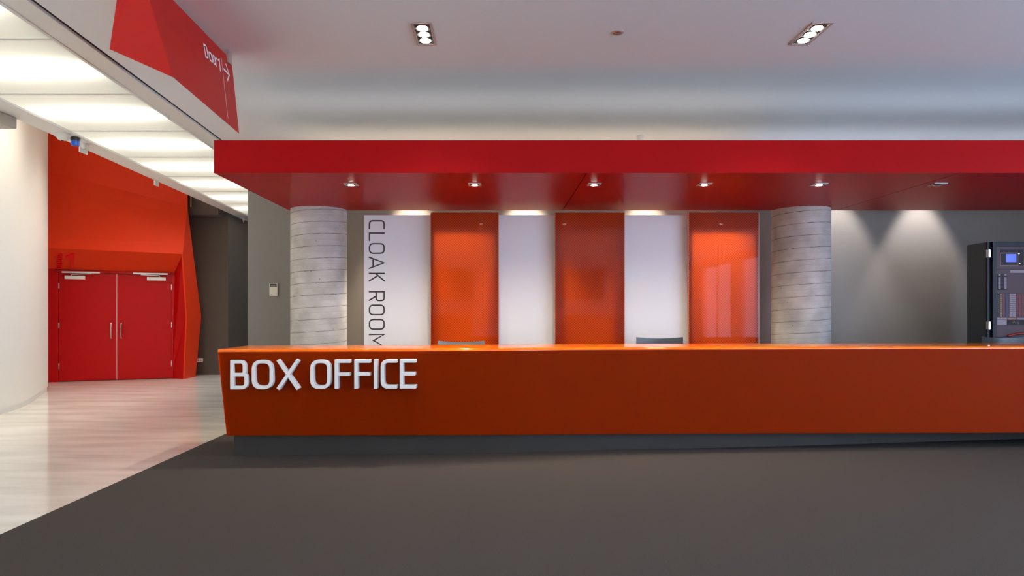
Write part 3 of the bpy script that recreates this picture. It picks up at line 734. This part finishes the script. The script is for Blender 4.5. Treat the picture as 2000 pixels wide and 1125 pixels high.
for x0, x1, mt, nm in ((306, 330, 'module', 'relay_strip'), (336, 356, 'yellow', 'yellow_tab'), (363, 384, 'redtab', 'red_tab'), (392, 412, 'bluetab', 'blue_tab'), (505, 528, 'redtab', 'red_tab'), (534, 552, 'redtab', 'red_tab'), (560, 580, 'redtab', 'red_tab')):
    for k in range(12): item(x0, 610+k*20.4, x1, 610+k*20.4+13, nm, mt, .004)
for k in range(12):
    if k in (4, 8): pass
    item(434, 610+k*20.4, 466, 610+k*20.4+16, 'circuit_label', 'label', .005); item(468, 610+k*20.4, 500, 610+k*20.4+16, 'circuit_label', 'label', .005)
item(306, 862, 408, 880, 'label_strip', 'label'); item(414, 862, 504, 880, 'tan_strip', 'tan'); item(514, 862, 640, 880, 'label_strip', 'label')
item(306, 884, 406, 934, 'label_strip', 'label'); item(412, 884, 620, 938, 'switch_module', 'module')
for a in ((466, 890), (482, 902), (470, 912), (464, 905), (478, 893)): item(a[0], a[1], a[0]+7, a[1]+7, 'key_switch', 'yellow', .008)
for a in ((522, 905), (522, 920)): item(a[0], a[1], a[0]+8, a[1]+5, 'indicator', 'label', .006)
a, za = fz(415, 1050, YI); b, zb = fz(640, 1026, YI)
MB().tube([(a, YI-.01, za), ((a+b)/2, YI-.012, zb-.0), (b+.2, YI-.01, zb+.012)], .014).build('red_cable', M['hose'], fc, smooth=True)
item(574, 84, 600, 94, 'door_badge', 'label', .03)

# ---------------------------------------------------------------- staff chairs
def chair(x, y, h, lab, mt, rz=math.pi):
    r = thing('staff_chair', (0, 0, 0), lab, 'chair', 'staff chairs behind the counter')
    vs = []; n = 16; w = .30                                     # curved back rest, seen from behind its back
    for i in range(n+1):
        u = -1+2*i/n; xx = u*w; yy = -.05*(1-u*u)
        dip = .018*(1-u*u)
        for (dz, dy) in ((h-dip, 0), (h-dip, .016), (h-.30+.03*u*u, .03), (h-.30+.03*u*u, .014)):
            vs.append((xx, .20+yy*-1+dy-.02 if False else -.20+yy+dy, dz))
    fs = []
    for i in range(n):
        for j in range(4): fs.append((4*i+j, 4*i+(j+1) % 4, 4*i+4+(j+1) % 4, 4*i+4+j))
    fs += [(3, 2, 1, 0), tuple(4*n+j for j in range(4))]
    MB().add(vs, fs).build('backrest', M[mt], r, smooth=True)
    sh = h-.52
    MB().tube([(0, -.22, h-.2), (0, -.26, h-.4), (0, -.2, sh-.02), (0, 0, sh-.03)], .016).build('back_support', M['steel'], r, smooth=True)
    sp = [(.24*math.copysign(abs(math.cos(a))**.6, math.cos(a)), .22*math.copysign(abs(math.sin(a))**.6, math.sin(a))) for a in [2*math.pi*k/24 for k in range(24)]]
    MB().prism(sp, sh, sh+.045).build('seat', M[mt], r, bevel=.015, seg=3)
    MB().lathe([(.025, .10), (.025, sh)], n=16).build('gas_column', M['steel'], r, smooth=True)
    for k in range(5):
        a = 2*math.pi*k/5+.3; c, s_ = math.cos(a), math.sin(a)
        leg = MB().tube([(0.02*c, .02*s_, .12), (.2*c, .2*s_, .09), (.29*c, .29*s_, .065)], .016, 8).build('leg', M['black'], r, smooth=True)
        Mx = Matrix.Translation((.29*c, .29*s_, .034)) @ Matrix.Rotation(a, 4, 'Z') @ Matrix.Rotation(R(90), 4, 'X')
        cs = MB().lathe([(.03, -.02), (.03, .02)], n=14, M=Mx).build('caster', M['black']); cs.parent = leg
    r.location = (x, y, .004); r.rotation_euler.z = rz
    return r
chair(-.442, 8.6, 1.114, 'grey chair back showing over the counter in front of the left orange panel', 'chairgrey')
chair(2.112, 8.6, 1.16, 'dark chair back showing over the counter in front of a blank white panel', 'chair')
chair(6.53, 8.57, 1.168, 'dark chair back showing over the counter in front of the fire panel cabinet', 'chair')
